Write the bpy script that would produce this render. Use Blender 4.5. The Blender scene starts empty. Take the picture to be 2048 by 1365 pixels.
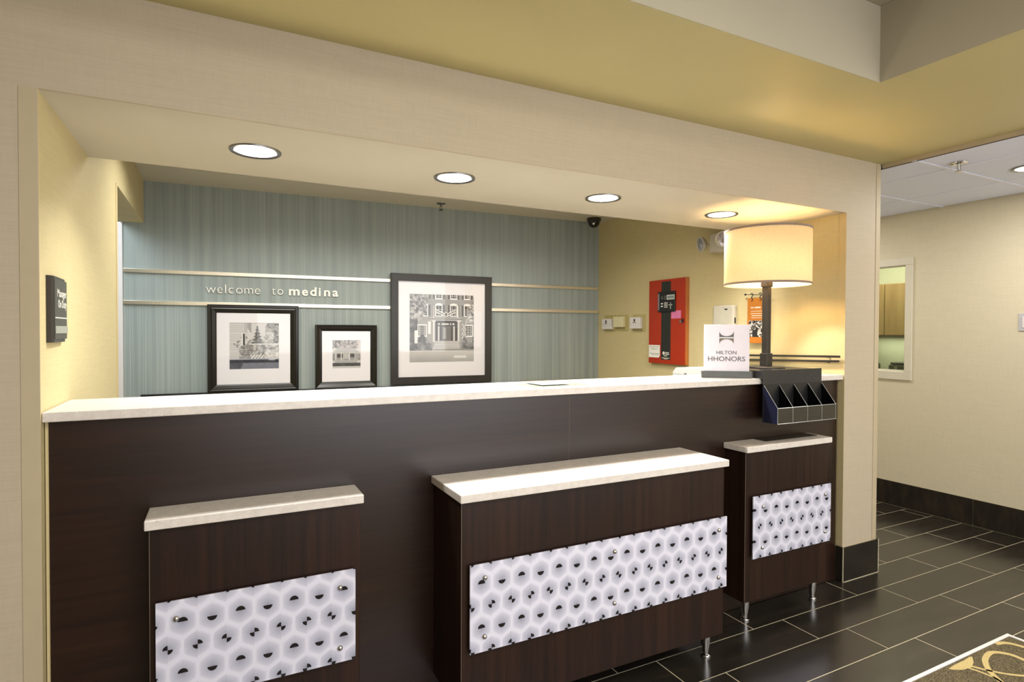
import bpy, bmesh, math, random
import numpy as np
from mathutils import Matrix, Vector
PI = math.pi
random.seed(7)
sc = bpy.context.scene
COL = sc.collection

# ------------------------------------------------------------------ camera
YAW, PITCH, ROLL, FPX = 0.4695253742, 0.0156895304, 0.0038096927, 1155.18887
cy, sy, cp, sp = math.cos(YAW), math.sin(YAW), math.cos(PITCH), math.sin(PITCH)
F = Vector((sy * cp, cy * cp, -sp)); R0 = Vector((cy, -sy, 0)); U0 = R0.cross(F)
Rv = math.cos(ROLL) * R0 + math.sin(ROLL) * U0
Uv = -math.sin(ROLL) * R0 + math.cos(ROLL) * U0
cam = bpy.data.objects.new('camera', bpy.data.cameras.new('camera'))
COL.objects.link(cam)
m = Matrix.Identity(4)
for i in range(3):
    m[i][0], m[i][1], m[i][2] = Rv[i], Uv[i], -F[i]
m[2][3] = 1.42
cam.matrix_world = m
cam.data.sensor_width = 36.0
cam.data.lens = FPX / 2048 * 36.0
cam.data.clip_start = 0.05
sc.camera = cam

# ------------------------------------------------------------------ world, lights, exposure
def lin(h):
    if isinstance(h, str):
        c = [int(h[i:i + 2], 16) / 255 for i in (0, 2, 4)]
    else:
        c = [x / 255 for x in h]
    return tuple((x / 12.92 if x <= .04045 else ((x + .055) / 1.055) ** 2.4) for x in c) + (1.0,)

w = bpy.data.worlds.new('world'); sc.world = w
w.use_nodes = True
w.node_tree.nodes['Background'].inputs[0].default_value = (1.0, 0.975, 0.95, 1)
w.node_tree.nodes['Background'].inputs[1].default_value = 0.95

def area(name, loc, size, power, color=(1, .95, .88), size_y=None, shape=None, rot=(0, 0, 0), spread=None):
    l = bpy.data.lights.new(name, 'AREA')
    l.energy = power; l.color = color; l.size = size
    if size_y: l.shape = 'RECTANGLE'; l.size_y = size_y
    if shape: l.shape = shape
    if spread: l.spread = spread
    o = bpy.data.objects.new(name, l); o.location = loc; o.rotation_euler = rot
    COL.objects.link(o)
    return o

area('lobby_ceiling_light', (0.6, -0.4, 2.66), 1.6, 36, (1, .98, .88), size_y=1.2)
area('lobby_fill_light', (1.6, -1.97, 1.5), 3.4, 38, (.93, .95, 1), size_y=2.2, rot=(PI / 2, 0, 0))  # invented source behind the camera, fills the wall and counter fronts
area('office_ceiling_light', (0.35, 3.5, 2.43), 1.1, 13, (1, .98, .93), size_y=.5, spread=2.65)
area('office_ceiling_light', (1.75, 3.5, 2.43), 1.1, 11, (1, .95, .84), size_y=.5, spread=2.65)
area('hall_ceiling_light', (-1.1, 4.2, 2.43), .7, 11, (.80, .90, 1), size_y=.7)
area('kitchen_wall_fill', (6.05, 3.4, 1.38), .1, 1.2, (1, 1, .9), size_y=.6)  # added fill that brightens the kitchen wall below the cabinet
area('corridor_ceiling_light', (4.23, 1.65, 2.375), .13, 9, (1, .96, .90), shape='DISK')
area('corridor_ceiling_light', (4.23, 3.6, 2.375), .5, 9, (1, .97, .92), size_y=.5)
area('corridor_ceiling_light', (4.23, -.6, 2.375), .5, 12, (1, .97, .92), size_y=.5)
area('kitchen_ceiling_light', (5.45, 3.4, 2.40), .5, 14, (1, 1, .93), size_y=.5)
sc.view_settings.view_transform = 'Standard'
sc.view_settings.look = 'None'
sc.view_settings.gamma = 1.0
sc.view_settings.use_curve_mapping = False
sc.view_settings.exposure = 0.85

# ------------------------------------------------------------------ node helpers
class NT:
    def __init__(s, name):
        s.m = bpy.data.materials.new(name); s.m.use_nodes = True
        s.t = s.m.node_tree; s.b = s.t.nodes['Principled BSDF']
    def n(s, typ, **kw):
        nd = s.t.nodes.new(typ)
        for k, v in kw.items(): setattr(nd, k, v)
        return nd
    def l(s, a, b): s.t.links.new(a, b)
    def val(s, sock, v):
        if hasattr(v, 'is_linked') or isinstance(v, bpy.types.NodeSocket): s.l(v, sock)
        else: sock.default_value = v
    def math(s, op, a, b=None, c=None, clamp=False):
        nd = s.n('ShaderNodeMath', operation=op, use_clamp=clamp)
        s.val(nd.inputs[0], a)
        if b is not None: s.val(nd.inputs[1], b)
        if c is not None: s.val(nd.inputs[2], c)
        return nd.outputs[0]
    def noise(s, scale, vec=None, detail=3, rough=.5):
        nd = s.n('ShaderNodeTexNoise')
        nd.inputs['Scale'].default_value = scale; nd.inputs['Detail'].default_value = detail
        nd.inputs['Roughness'].default_value = rough
        if vec is not None: s.l(vec, nd.inputs['Vector'])
        return nd.outputs['Fac']
    def coord(s, scale=(1, 1, 1), kind='Object'):
        tc = s.n('ShaderNodeTexCoord'); mp = s.n('ShaderNodeMapping')
        s.l(tc.outputs[kind], mp.inputs['Vector'])
        mp.inputs['Scale'].default_value = scale
        return mp.outputs[0]
    def ramp(s, fac, stops):
        r = s.n('ShaderNodeValToRGB')
        e = r.color_ramp.elements
        while len(e) < len(stops): e.new(.5)
        for el, (p, c) in zip(e, stops):
            el.position = p; el.color = c
        s.l(fac, r.inputs[0])
        return r.outputs[0]
    def mix(s, fac, a, b):
        nd = s.n('ShaderNodeMix', data_type='RGBA')
        s.val(nd.inputs[0], fac); s.val(nd.inputs[6], a); s.val(nd.inputs[7], b)
        return nd.outputs[2]
    def bump(s, h, strength=.2, dist=.001):
        bp = s.n('ShaderNodeBump'); bp.inputs['Strength'].default_value = strength
        bp.inputs['Distance'].default_value = dist
        s.l(h, bp.inputs['Height']); s.l(bp.outputs[0], s.b.inputs['Normal'])
    def fin(s, base=None, rough=None, metal=None, spec=None):
        if base is not None: s.val(s.b.inputs['Base Color'], base)
        if rough is not None: s.val(s.b.inputs['Roughness'], rough)
        if metal is not None: s.val(s.b.inputs['Metallic'], metal)
        if spec is not None: s.b.inputs['Specular IOR Level'].default_value = spec
        return s.m

def plain(name, col, rough=.5, metal=0, spec=.5, var=.04, scale=20, bump=0):
    t = NT(name); c = lin(col)
    f = t.noise(scale, t.coord())
    lo = tuple(x * (1 - var) for x in c[:3]) + (1,); hi = tuple(min(1, x * (1 + var)) for x in c[:3]) + (1,)
    if bump: t.bump(t.noise(400, t.coord()), bump)
    return t.fin(t.ramp(f, [(.3, lo), (.7, hi)]), rough, metal, spec)

def wallpaper(name, col, stretch=(6, 6, 260), var=.05):
    t = NT(name); c = lin(col)
    f1 = t.noise(1.0, t.coord(stretch), 4, .6)
    f2 = t.noise(1.0, t.coord((120, 120, 18)), 2)
    f = t.math('ADD', t.math('MULTIPLY', f1, .7), t.math('MULTIPLY', f2, .3))
    lo = tuple(x * (1 - var * 1.6) for x in c[:3]) + (1,); hi = tuple(min(1, x * (1 + var)) for x in c[:3]) + (1,)
    t.bump(f, .12, .0008)
    return t.fin(t.ramp(f, [(.35, lo), (.62, hi)]), .62, spec=.3)

def emit(name, col, strength):
    t = NT(name)
    t.b.inputs['Base Color'].default_value = lin(col)
    t.b.inputs['Emission Color'].default_value = lin(col)
    t.b.inputs['Emission Strength'].default_value = strength
    return t.m

def glass(name, tint='ffffff', refl=.06, rough=.02, f0=1.0):
    t = NT(name); t.t.nodes.remove(t.b)
    out = [x for x in t.t.nodes if x.type == 'OUTPUT_MATERIAL'][0]
    tr = t.n('ShaderNodeBsdfTransparent'); tr.inputs[0].default_value = lin(tint)
    gl = t.n('ShaderNodeBsdfGlossy'); gl.inputs['Roughness'].default_value = rough
    fr = t.n('ShaderNodeFresnel'); fr.inputs[0].default_value = 1.5
    mx = t.n('ShaderNodeMixShader')
    geo = t.n('ShaderNodeNewGeometry')
    f = t.math('MULTIPLY', t.math('MULTIPLY', fr.outputs[0], f0), t.math('SUBTRACT', 1.0, geo.outputs['Backfacing']), clamp=True)
    t.l(f, mx.inputs[0]); t.l(tr.outputs[0], mx.inputs[1]); t.l(gl.outputs[0], mx.inputs[2])
    t.l(mx.outputs[0], out.inputs[0])
    return t.m

def quartz():
    t = NT('quartz'); v = t.n('ShaderNodeTexVoronoi'); v.inputs['Scale'].default_value = 170
    t.l(t.coord(), v.inputs['Vector'])
    sp = t.ramp(v.outputs['Distance'], [(.10, (1, 1, 1, 1)), (.22, (0, 0, 0, 1))])
    big = t.noise(60, t.coord(), 2)
    gate = t.ramp(big, [(.52, (0, 0, 0, 1)), (.60, (1, 1, 1, 1))])
    base = t.ramp(t.noise(35, t.coord(), 5, .7), [(.3, lin('d2c8c0')), (.7, lin('e4dcd4'))])
    f = t.math('MULTIPLY', t.math('MULTIPLY', sp, gate), .75)
    return t.fin(t.mix(f, base, lin('7c6a5c')), .22)

def wood(name, a, b, sc3, rough=.33, spec=.5):
    t = NT(name)
    f = t.noise(1.0, t.coord(sc3), 5, .65)
    g = t.noise(1.0, t.coord(tuple(x * .12 for x in sc3)), 2)
    f = t.math('ADD', t.math('MULTIPLY', f, .6), t.math('MULTIPLY', g, .4))
    t.bump(f, .06, .0005)
    return t.fin(t.ramp(f, [(.35, lin(a)), (.65, lin(b))]), rough, spec=spec)

def tilemat(spec=.95):
    t = NT('dark_porcelain')
    oi = t.n('ShaderNodeObjectInfo')
    f = t.noise(5, t.coord((.6, 3, 1)), 6, .7)
    base = t.ramp(f, [(.30, lin('211e1b')), (.55, lin('2f2a24')), (.75, lin('43382c'))])
    dk = t.math('MULTIPLY', oi.outputs['Random'], .35)
    c = t.mix(dk, base, lin('171411'))
    t.bump(t.noise(60, t.coord((1, 3, 1)), 4), .05, .001)
    return t.fin(c, t.math('ADD', .16, t.math('MULTIPLY', f, .12)), spec=spec)

def carpetmat():
    t = NT('carpet_pile')
    f = t.noise(260, t.coord(), 4, .8)
    t.bump(t.noise(500, t.coord(), 3), .8, .004)
    return t.fin(t.ramp(f, [(.36, lin('2b261c')), (.5, lin('5f5440')), (.64, lin('958a6c'))]), .95, spec=.1)

def patternmat():
    t = NT('carpet_loop_yarn')
    f = t.noise(260, t.coord(), 4, .8)
    t.bump(t.noise(500, t.coord(), 3), .8, .003)
    return t.fin(t.ramp(f, [(.36, lin('a89362')), (.64, lin('dcc78e'))]), .95, spec=.1)

def hexmat(name, par_a, par_b):
    """printed acrylic: nested rings in a honeycomb with black half discs; object space origin = the first disc of the top full row"""
    t = NT(name); P, Q = .0777, .0768
    tc = t.n('ShaderNodeTexCoord'); sx = t.n('ShaderNodeSeparateXYZ'); t.l(tc.outputs['Object'], sx.inputs[0])
    X = t.math('DIVIDE', sx.outputs[0], P); V = t.math('DIVIDE', t.math('MULTIPLY', sx.outputs[2], -1), Q)
    r0 = t.math('FLOOR', V); out = []
    for k in (0, 1):
        row = t.math('ADD', r0, float(k))
        fy = t.math('MULTIPLY', t.math('SUBTRACT', V, row), -Q)           # up positive
        odd = t.math('FLOORED_MODULO', row, 2.0)
        sh = t.math('MULTIPLY', odd, .5)
        xs = t.math('SUBTRACT', X, sh)
        col = t.math('ROUND', xs)
        fx = t.math('MULTIPLY', t.math('SUBTRACT', xs, col), P)
        ax, ay = t.math('ABSOLUTE', fx), t.math('MULTIPLY', t.math('ABSOLUTE', fy), .895)
        h = t.math('MAXIMUM', ax, t.math('ADD', t.math('MULTIPLY', ax, .5), t.math('MULTIPLY', ay, .866)))
        out.append((fx, fy, odd, col, h))
    sel = t.math('LESS_THAN', out[1][4], out[0][4])
    def pick(i):
        return t.math('ADD', t.math('MULTIPLY', out[1][i], sel), t.math('MULTIPLY', out[0][i], t.math('SUBTRACT', 1.0, sel)))
    fx, fy, odd, col, h = [pick(i) for i in range(5)]
    r = t.math('SQRT', t.math('ADD', t.math('MULTIPLY', fx, fx), t.math('MULTIPLY', fy, fy)))
    k = t.math('DIVIDE', h, .050, clamp=True)
    d = t.math('ADD', t.math('MULTIPLY', h, k), t.math('MULTIPLY', r, t.math('SUBTRACT', 1.0, k)))
    ring = t.math('DIVIDE', t.math('FLOOR', t.math('DIVIDE', d, .0043)), 9.0, clamp=True)
    saw = t.math('MULTIPLY', t.math('FRACT', t.math('DIVIDE', d, .0043)), .13)
    shade = t.math('SUBTRACT', t.math('MULTIPLY', t.math('LESS_THAN', fx, 0.0), .12), t.math('MULTIPLY', t.math('LESS_THAN', fy, 0.0), .06))
    lum = t.math('ADD', t.math('SUBTRACT', t.math('ADD', ring, saw), t.math('MULTIPLY', shade, t.math('MULTIPLY', odd, t.math('LESS_THAN', d, .036)))), 0.0, clamp=True)
    base = t.ramp(lum, [(0.0, lin('9696a8')), (.35, lin('aeaec0')), (.80, lin('c9c7d8')), (.96, lin('dddbea'))])
    colp = t.math('SUBTRACT', 1.0, t.math('MULTIPLY', t.math('FLOORED_MODULO', col, 2.0), 2.0))   # +1 / -1
    even_t = t.math('GREATER_THAN', t.math('MULTIPLY', t.math('MULTIPLY', fy, colp), float(par_a)), 0.0)
    odd_t = t.math('GREATER_THAN', t.math('MULTIPLY', t.math('MULTIPLY', t.math('MULTIPLY', fx, fy), colp), float(par_b)), 0.0)
    which = t.math('ADD', t.math('MULTIPLY', odd_t, odd), t.math('MULTIPLY', even_t, t.math('SUBTRACT', 1.0, odd)))
    blk = t.math('MULTIPLY', t.math('LESS_THAN', r, .0135), which)
    return t.fin(t.mix(blk, base, lin('17151a')), .25)

def colormat(name, rough=.5, spec=.3):
    t = NT(name); a = t.n('ShaderNodeVertexColor'); a.layer_name = 'print'
    return t.fin(a.outputs[0], rough, spec=spec)

M = {}
M['wall_front'] = wallpaper('beige_grasscloth', 'bbad96', var=.035)
M['wall_side'] = wallpaper('cream_grasscloth', 'c6b88c', var=.04)
M['wall_corr'] = wallpaper('pale_grasscloth', 'd2c8ae', var=.035)
M['teal'] = None
t = NT('teal_strie_wallpaper')
f1 = t.noise(1.0, t.coord((330, 1, .5)), 3, .6); f2 = t.noise(1.0, t.coord((22, 1, .5)), 3)
f = t.math('ADD', t.math('MULTIPLY', f1, .65), t.math('MULTIPLY', f2, .35))
M['teal'] = t.fin(t.ramp(f, [(.34, lin('7b8684')), (.5, lin('949d9a')), (.66, lin('a9b0ab'))]), .6, spec=.3)
M['soffit'] = plain('soffit_paint', 'c6bfac', .8, var=.02, scale=3)
M['olive'] = plain('olive_yellow_ceiling_paint', 'bdb17c', .42, var=.02, scale=3)
M['coffer'] = plain('coffer_paint', 'aca38d', .8, var=.02, scale=3)
M['acoustic'] = plain('acoustic_tile', 'e6eaff', .9, var=.03, scale=220, bump=.3)
M['grid'] = plain('white_grid_metal', 'e8eaff', .4, var=.02)
M['dark_groove'] = plain('dark_edge', '4e4638', .7)
M['quartz'] = quartz()
M['espresso_h'] = wood('espresso_wood_horizontal', '1b0f0b', '2f1c13', (2, 2, 60), .31, .5)
M['espresso_v'] = wood('espresso_wood_vertical', '1a100c', '321e15', (45, 45, 1.6), .38, .3)
M['tile'] = tilemat(); M['base_tile'] = tilemat(.3)
M['grout'] = plain('beige_grout', 'c6bb9f', .85, var=.08, scale=40)
M['carpet'] = carpetmat(); M['loop'] = patternmat()
M['strip'] = plain('bright_aluminium_strip', 'f2ecec', .35, .3)
M['guard'] = plain('beige_corner_guard', 'b8a98c', .6, var=.02)
M['guard_y'] = plain('cream_corner_guard', 'c9b78a', .6, var=.02)
M['chrome'] = plain('chrome', 'd8d6d6', .12, 1, var=.02)
M['alu'] = plain('brushed_aluminium', 'e6decb', .34, 1, var=.05, scale=80)
M['nickel'] = plain('brushed_nickel_ring', '8c8a88', .3, 1, var=.03)
M['black_frame'] = plain('black_lacquered_moulding', '17140f', .28, var=.1)
M['flat_frame'] = plain('black_flat_moulding', '2a2620', .38, var=.1)
M['mat'] = plain('white_mat_board', 'e6e2e4', .8, var=.01)
M['bevelcut'] = plain('mat_bevel', 'f2efe0', .8, var=.01)
M['glass'] = glass('picture_glass', 'ffffff', f0=1.3, rough=.01)
M['clear'] = glass('clear_acrylic', 'e8e8ea', f0=2.2, rough=.06)
M['smoke'] = glass('smoked_acrylic', '3c3c40', f0=1.6, rough=.05)
M['wglass'] = glass('window_glass', 'eef4ea', f0=1.0, rough=.02)
M['edge'] = plain('polished_acrylic_edge', 'a5a6a2', .25, var=.02)
M['black'] = plain('black_plastic', '141416', .4, var=.05)
M['black_acrylic'] = plain('black_acrylic', '2b2b2d', .22, var=.05)
M['navy_acrylic'] = plain('black_acrylic_side', '22243a', .2, var=.05)
M['grey_base'] = plain('slate_grey_base', '484a46', .4, var=.08)
M['bronze'] = plain('dark_bronze', '3f3a34', .38, .5, var=.05)
M['white_plastic'] = plain('white_plastic', 'd9d4d2', .4, var=.02)
M['ivory_plastic'] = plain('ivory_plastic', 'd8d0a8', .45, var=.02)
M['tan_plate'] = plain('tan_back_plate', 'b1a36c', .5, var=.03)
M['offwhite'] = plain('offwhite_enamel', 'b8b2a2', .4, var=.02)
M['red'] = plain('red_enamel', 'a62c08', .38, var=.03)
M['red_edge'] = plain('red_enamel_edge', 'b06a30', .4, var=.03)
M['black_label'] = plain('black_label', '22241f', .45, var=.05)
M['ink'] = plain('white_ink', 'd8d6cc', .5, var=.02)
M['ink_dark'] = plain('dark_grey_ink', '4e4e4c', .45, var=.02)
M['ink_black'] = plain('black_ink', '1c1a18', .5, var=.02)
M['ink_line'] = plain('faint_ink', '8c9488', .6, var=.02)
M['pink'] = plain('pink_paper', 'd678a6', .8, var=.03)
M['paper'] = plain('white_paper', 'e4e4dc', .8, var=.02)
M['orange'] = plain('orange_print', 'a86616', .6, var=.04)
M['lcd'] = plain('grey_lcd', '7f8a8c', .2, var=.02)
M['letters'] = plain('cream_metal_letter', 'f4efe4', .35, var=.02)
M['sign_bezel'] = plain('dark_brown_bezel', '2c2622', .3, var=.05)
M['sign_face'] = plain('charcoal_sign_face', '46463e', .5, var=.05)
M['sign_insert'] = plain('silver_sign_insert', '93958a', .4, var=.05)
M['printer'] = plain('printer_shell', 'dcdcd8', .4, var=.02)
M['printer_grey'] = plain('printer_grey', '7c7f88', .35, var=.03)
M['oak'] = wood('oak_cabinet', '7d5a34', 'a08052', (14, 14, 1.6), .4)
M['kitchen_wall'] = plain('pale_green_paint', 'c9c6aa', .8, var=.02)
M['office_floor'] = plain('office_carpet', '948c7e', .95, var=.15, scale=150)
M['window_frame'] = plain('cream_window_frame', 'd2cbb8', .45, var=.02)
M['wire'] = plain('security_wire', '8f957c', .5, 0)
M['lens'] = emit('downlight_lens', 'fffffb', 9)
M['lens_warm'] = emit('warm_downlight_lens', 'fffbe6', 6)
M['reflector'] = plain('downlight_reflector', 'c9c7cc', .2, .8, var=.02)
M['bulb'] = emit('lamp_bulb', 'ffd79a', 115)
M['trim_tape'] = plain('mauve_shade_tape', '8a7466', .7, var=.03)
M['printc'] = colormat('photographic_print')
M['reddot'] = plain('grey_button', 'b9bbb8', .4)
t = NT('linen_lamp_shade')                         # cloth that lets the bulb through
t.t.nodes.remove(t.b)
o_ = [x for x in t.t.nodes if x.type == 'OUTPUT_MATERIAL'][0]
df = t.n('ShaderNodeBsdfDiffuse'); tl = t.n('ShaderNodeBsdfTranslucent'); mx = t.n('ShaderNodeMixShader')
cc = t.ramp(t.noise(1, t.coord((300, 300, 60)), 3), [(.3, lin('bfae8c')), (.7, lin('c8b896'))])
t.l(cc, df.inputs[0]); t.l(cc, tl.inputs[0]); mx.inputs[0].default_value = .13
t.l(df.outputs[0], mx.inputs[1]); t.l(tl.outputs[0], mx.inputs[2]); t.l(mx.outputs[0], o_.inputs[0])
M['shade'] = t.m

# ------------------------------------------------------------------ mesh helpers
class MB:
    def __init__(s): s.bm = bmesh.new()
    def box(s, x0, x1, y0, y1, z0, z1, bev=0, mat=None):
        b = bmesh.new()
        vs = [b.verts.new((x, y, z)) for x in (x0, x1) for y in (y0, y1) for z in (z0, z1)]
        for f in ((0, 1, 3, 2), (4, 6, 7, 5), (0, 4, 5, 1), (2, 3, 7, 6), (0, 2, 6, 4), (1, 5, 7, 3)):
            b.faces.new([vs[i] for i in f])
        if bev: bmesh.ops.bevel(b, geom=b.edges[:], offset=bev, segments=2, affect='EDGES', profile=.5)
        return s.add(b, mat)
    def add(s, b, mat=None):
        if mat is not None: bmesh.ops.transform(b, matrix=mat, verts=b.verts)
        me = bpy.data.meshes.new('tmp'); b.to_mesh(me); b.free(); s.bm.from_mesh(me); bpy.data.meshes.remove(me)
        return s
    def prism(s, pts, z0, z1, mat=None, bev=0):       # outline in XY, extruded along Z
        b = bmesh.new()
        lo = [b.verts.new((x, y, z0)) for x, y in pts]; hi = [b.verts.new((x, y, z1)) for x, y in pts]
        n = len(pts)
        b.faces.new(lo[::-1]); b.faces.new(hi)
        for i in range(n): b.faces.new((lo[i], lo[(i + 1) % n], hi[(i + 1) % n], hi[i]))
        bmesh.ops.recalc_face_normals(b, faces=b.faces)
        if bev: bmesh.ops.bevel(b, geom=b.edges[:], offset=bev, segments=2, affect='EDGES')
        return s.add(b, mat)
    def lathe(s, prof, seg=32, mat=None):              # profile of (r, z)
        b = bmesh.new(); rings = []
        for r, z in prof:
            rings.append([b.verts.new((0, 0, z))] if r < 1e-6 else
                         [b.verts.new((r * math.cos(2 * PI * i / seg), r * math.sin(2 * PI * i / seg), z)) for i in range(seg)])
        for a, c in zip(rings, rings[1:]):
            for i in range(seg):
                j = (i + 1) % seg
                if len(a) == 1 and len(c) == 1: continue
                if len(a) == 1: b.faces.new((a[0], c[i], c[j]))
                elif len(c) == 1: b.faces.new((a[i], a[j], c[0]))
                else: b.faces.new((a[i], a[j], c[j], c[i]))
        bmesh.ops.recalc_face_normals(b, faces=b.faces)
        for f in b.faces: f.smooth = True
        return s.add(b, mat)
    def tube(s, pts, r, seg=8):
        b = bmesh.new(); rings = []; pts = [Vector(p) for p in pts]
        for i, p in enumerate(pts):
            d = (pts[min(i + 1, len(pts) - 1)] - pts[max(i - 1, 0)]).normalized()
            a = d.orthogonal().normalized() if i == 0 else (prev - d * prev.dot(d)).normalized()
            prev = a; c = d.cross(a)
            rings.append([b.verts.new(p + r * (a * math.cos(2 * PI * k / seg) + c * math.sin(2 * PI * k / seg))) for k in range(seg)])
        for a, c in zip(rings, rings[1:]):
            for k in range(seg): b.faces.new((a[k], a[(k + 1) % seg], c[(k + 1) % seg], c[k]))
        b.faces.new(rings[0][::-1]); b.faces.new(rings[-1])
        bmesh.ops.recalc_face_normals(b, faces=b.faces)
        for f in b.faces: f.smooth = True
        return s.add(b)
    def quad(s, pts):
        vs = [s.bm.verts.new(p) for p in pts]; s.bm.faces.new(vs); return s
    def build(s, name, mat, parent=None):
        me = bpy.data.meshes.new(name); s.bm.to_mesh(me); s.bm.free()
        if any(p.use_smooth for p in me.polygons):
            me.set_sharp_from_angle(angle=.7)
        for m_ in (mat if isinstance(mat, (list, tuple)) else [mat]): me.materials.append(m_)
        o = bpy.data.objects.new(name, me); COL.objects.link(o)
        if parent is not None: o.parent = parent
        return o

def box(name, mat, x0, x1, y0, y1, z0, z1, parent=None, bev=0):
    return MB().box(x0, x1, y0, y1, z0, z1, bev).build(name, mat, parent)
def thing(name, label, cat, loc=(0, 0, 0), rz=0, group=None):
    o = bpy.data.objects.new(name, None); COL.objects.link(o)
    o.empty_display_size = .05
    o.location = loc; o.rotation_euler = (0, 0, rz); o['label'] = label; o['category'] = cat
    if group: o['group'] = group
    return o
def tag(o, label, cat, group=None):
    o['label'] = label; o['category'] = cat
    if group: o['group'] = group
    return o
def struct(o, label=None, cat=None):
    o['kind'] = 'structure'
    if label: o['label'] = label
    if cat: o['category'] = cat
    return o
def AX(loc, d):                                       # matrix putting local Z along d
    q = Vector(d).normalized().to_track_quat('Z', 'Y')
    return Matrix.Translation(loc) @ q.to_matrix().to_4x4()
def dup(root, loc, rz, label, group=None, name=None):
    def cpy(o, par):
        c = o.copy(); COL.objects.link(c)
        if par is not None: c.parent = par
        for ch in [x for x in bpy.data.objects if x.parent == o]:
            cpy(ch, c)
        return c
    r = cpy(root, None); r.location = loc; r.rotation_euler = (0, 0, rz)
    r['label'] = label
    if group: r['group'] = group
    return r

def text_mesh(body, width=None, height=None, bold=0, depth=.001, align='LEFT', size=1.0):
    """mesh of lettering in X (right) / Z (up), front towards -Y; returned with its left-baseline at the origin"""
    cu = bpy.data.curves.new('txt', 'FONT'); cu.body = body; cu.size = size; cu.align_x = 'LEFT'
    cu.offset = bold * size; cu.extrude = 0; cu.resolution_u = 4
    ob = bpy.data.objects.new('txt', cu); COL.objects.link(ob)
    bpy.context.view_layer.update()
    me = bpy.data.meshes.new_from_object(ob)
    bpy.data.objects.remove(ob); bpy.data.curves.remove(cu)
    n = len(me.vertices); co = np.zeros(n * 3); me.vertices.foreach_get('co', co); co = co.reshape(-1, 3)
    b = bmesh.new(); b.from_mesh(me); bpy.data.meshes.remove(me)
    x0, x1 = co[:, 0].min(), co[:, 0].max(); 
    sx = (width / (x1 - x0)) if width else 1
    sz = sx if height is None else height
    r = bmesh.ops.extrude_face_region(b, geom=b.faces[:])
    top = [v for v in r['geom'] if isinstance(v, bmesh.types.BMVert)]
    tops = set(top)
    for v in b.verts:
        x, z = (v.co.x - x0) * sx, v.co.y * sz
        v.co = Vector((x, -depth if v in tops else 0.0, z))
    bmesh.ops.recalc_face_normals(b, faces=b.faces)
    return b
def text(name, mat, parent, x, z, y, body, width, height=None, bold=0, depth=.001):
    """height = scale of the em (cap height is about .7 of it)"""
    mb = MB(); mb.add(text_mesh(body, width, height, bold, depth), Matrix.Translation((x, y, z)))
    return mb.build(name, mat, parent)

def print_mesh(name, parent, x0, x1, z0, z1, y, nx, nz, fn):
    """a flat print: fn(U, V) -> rgb (0..1 sRGB) with V = 0 at the top"""
    gx, gz = np.meshgrid(np.linspace(0, 1, nx), np.linspace(0, 1, nz))
    rgb = np.clip(fn(gx, gz), 0, 1)
    l = np.where(rgb <= .04045, rgb / 12.92, ((rgb + .055) / 1.055) ** 2.4)
    verts = np.stack([x0 + gx * (x1 - x0), np.full_like(gx, y), z1 - gz * (z1 - z0)], -1).reshape(-1, 3)
    idx = np.arange(nx * nz).reshape(nz, nx)
    fc = np.stack([idx[:-1, :-1], idx[1:, :-1], idx[1:, 1:], idx[:-1, 1:]], -1).reshape(-1, 4)
    me = bpy.data.meshes.new(name); me.from_pydata(verts.tolist(), [], fc.tolist())
    ca = me.color_attributes.new('print', 'FLOAT_COLOR', 'POINT')
    ca.data.foreach_set('color', np.concatenate([l.reshape(-1, 3), np.ones((nx * nz, 1))], 1).astype(np.float32).ravel())
    me.materials.append(M['printc'])
    o = bpy.data.objects.new(name, me); COL.objects.link(o); o.parent = parent
    return o

# ------------------------------------------------------------------ measures of the place (metres)
xL, xR, xP, yW = -.455, 3.171, 3.48, 2.069
zT, zS, zO = 2.103, 2.416, 2.442
yP = 2.104
xRW = 4.97
BA = -math.atan2(.195, 3.626)
def BW(u, off=0, z=0):                                # point on the back wall (off = towards the lobby)
    return Vector((xL + u * math.cos(BA) + off * math.sin(BA), 4.658 + u * math.sin(BA) - off * math.cos(BA), z))

# ------------------------------------------------------------------ structure
fl = struct(box('floor', M['grout'], -3.0, 5.1, -2.0, 5.2, -.12, -.0008))
TL, TW, G = .803, .1955, .004
def tile_mesh(a, b, c, d, name='tile'):
    return MB().box(a, b, c, d, -.012, 0, .0006)
full = None
for k in range(-12, 16):
    y0 = 1.335 + k * TW
    if y0 + TW > 4.5 or y0 < -.75: continue
    for j in range(-8, 10):
        x0 = 2.888 - .203 * k + j * TL
        while False: pass
        a, b, c, d = x0 + .0025, x0 + TL - .0025, y0 + G / 2, y0 + TW - G / 2
        if y0 >= 2.2: a = max(a, 3.3)
        if y0 < 1.33: a = max(a, 3.3065)
        a = max(a, -1.2); b = min(b, 4.958)
        if b - a < .02: continue
        if abs((b - a) - (TL - .005)) < 1e-6 and full is not None:
            o = bpy.data.objects.new('tile', full); COL.objects.link(o); o.parent = fl
            o.location = (a, c, 0)
        elif abs((b - a) - (TL - .005)) < 1e-6:
            o = tile_mesh(0, TL - .005, 0, TW - G).build('tile', M['tile'], fl); full = o.data; o.location = (a, c, 0)
        else:
            o = tile_mesh(0, b - a, 0, d - c).build('tile', M['tile'], fl); o.location = (a, c, 0)
struct(box('floor_office', M['office_floor'], -1.5, 3.17, 2.2, 4.9, .0002, .004))

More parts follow.
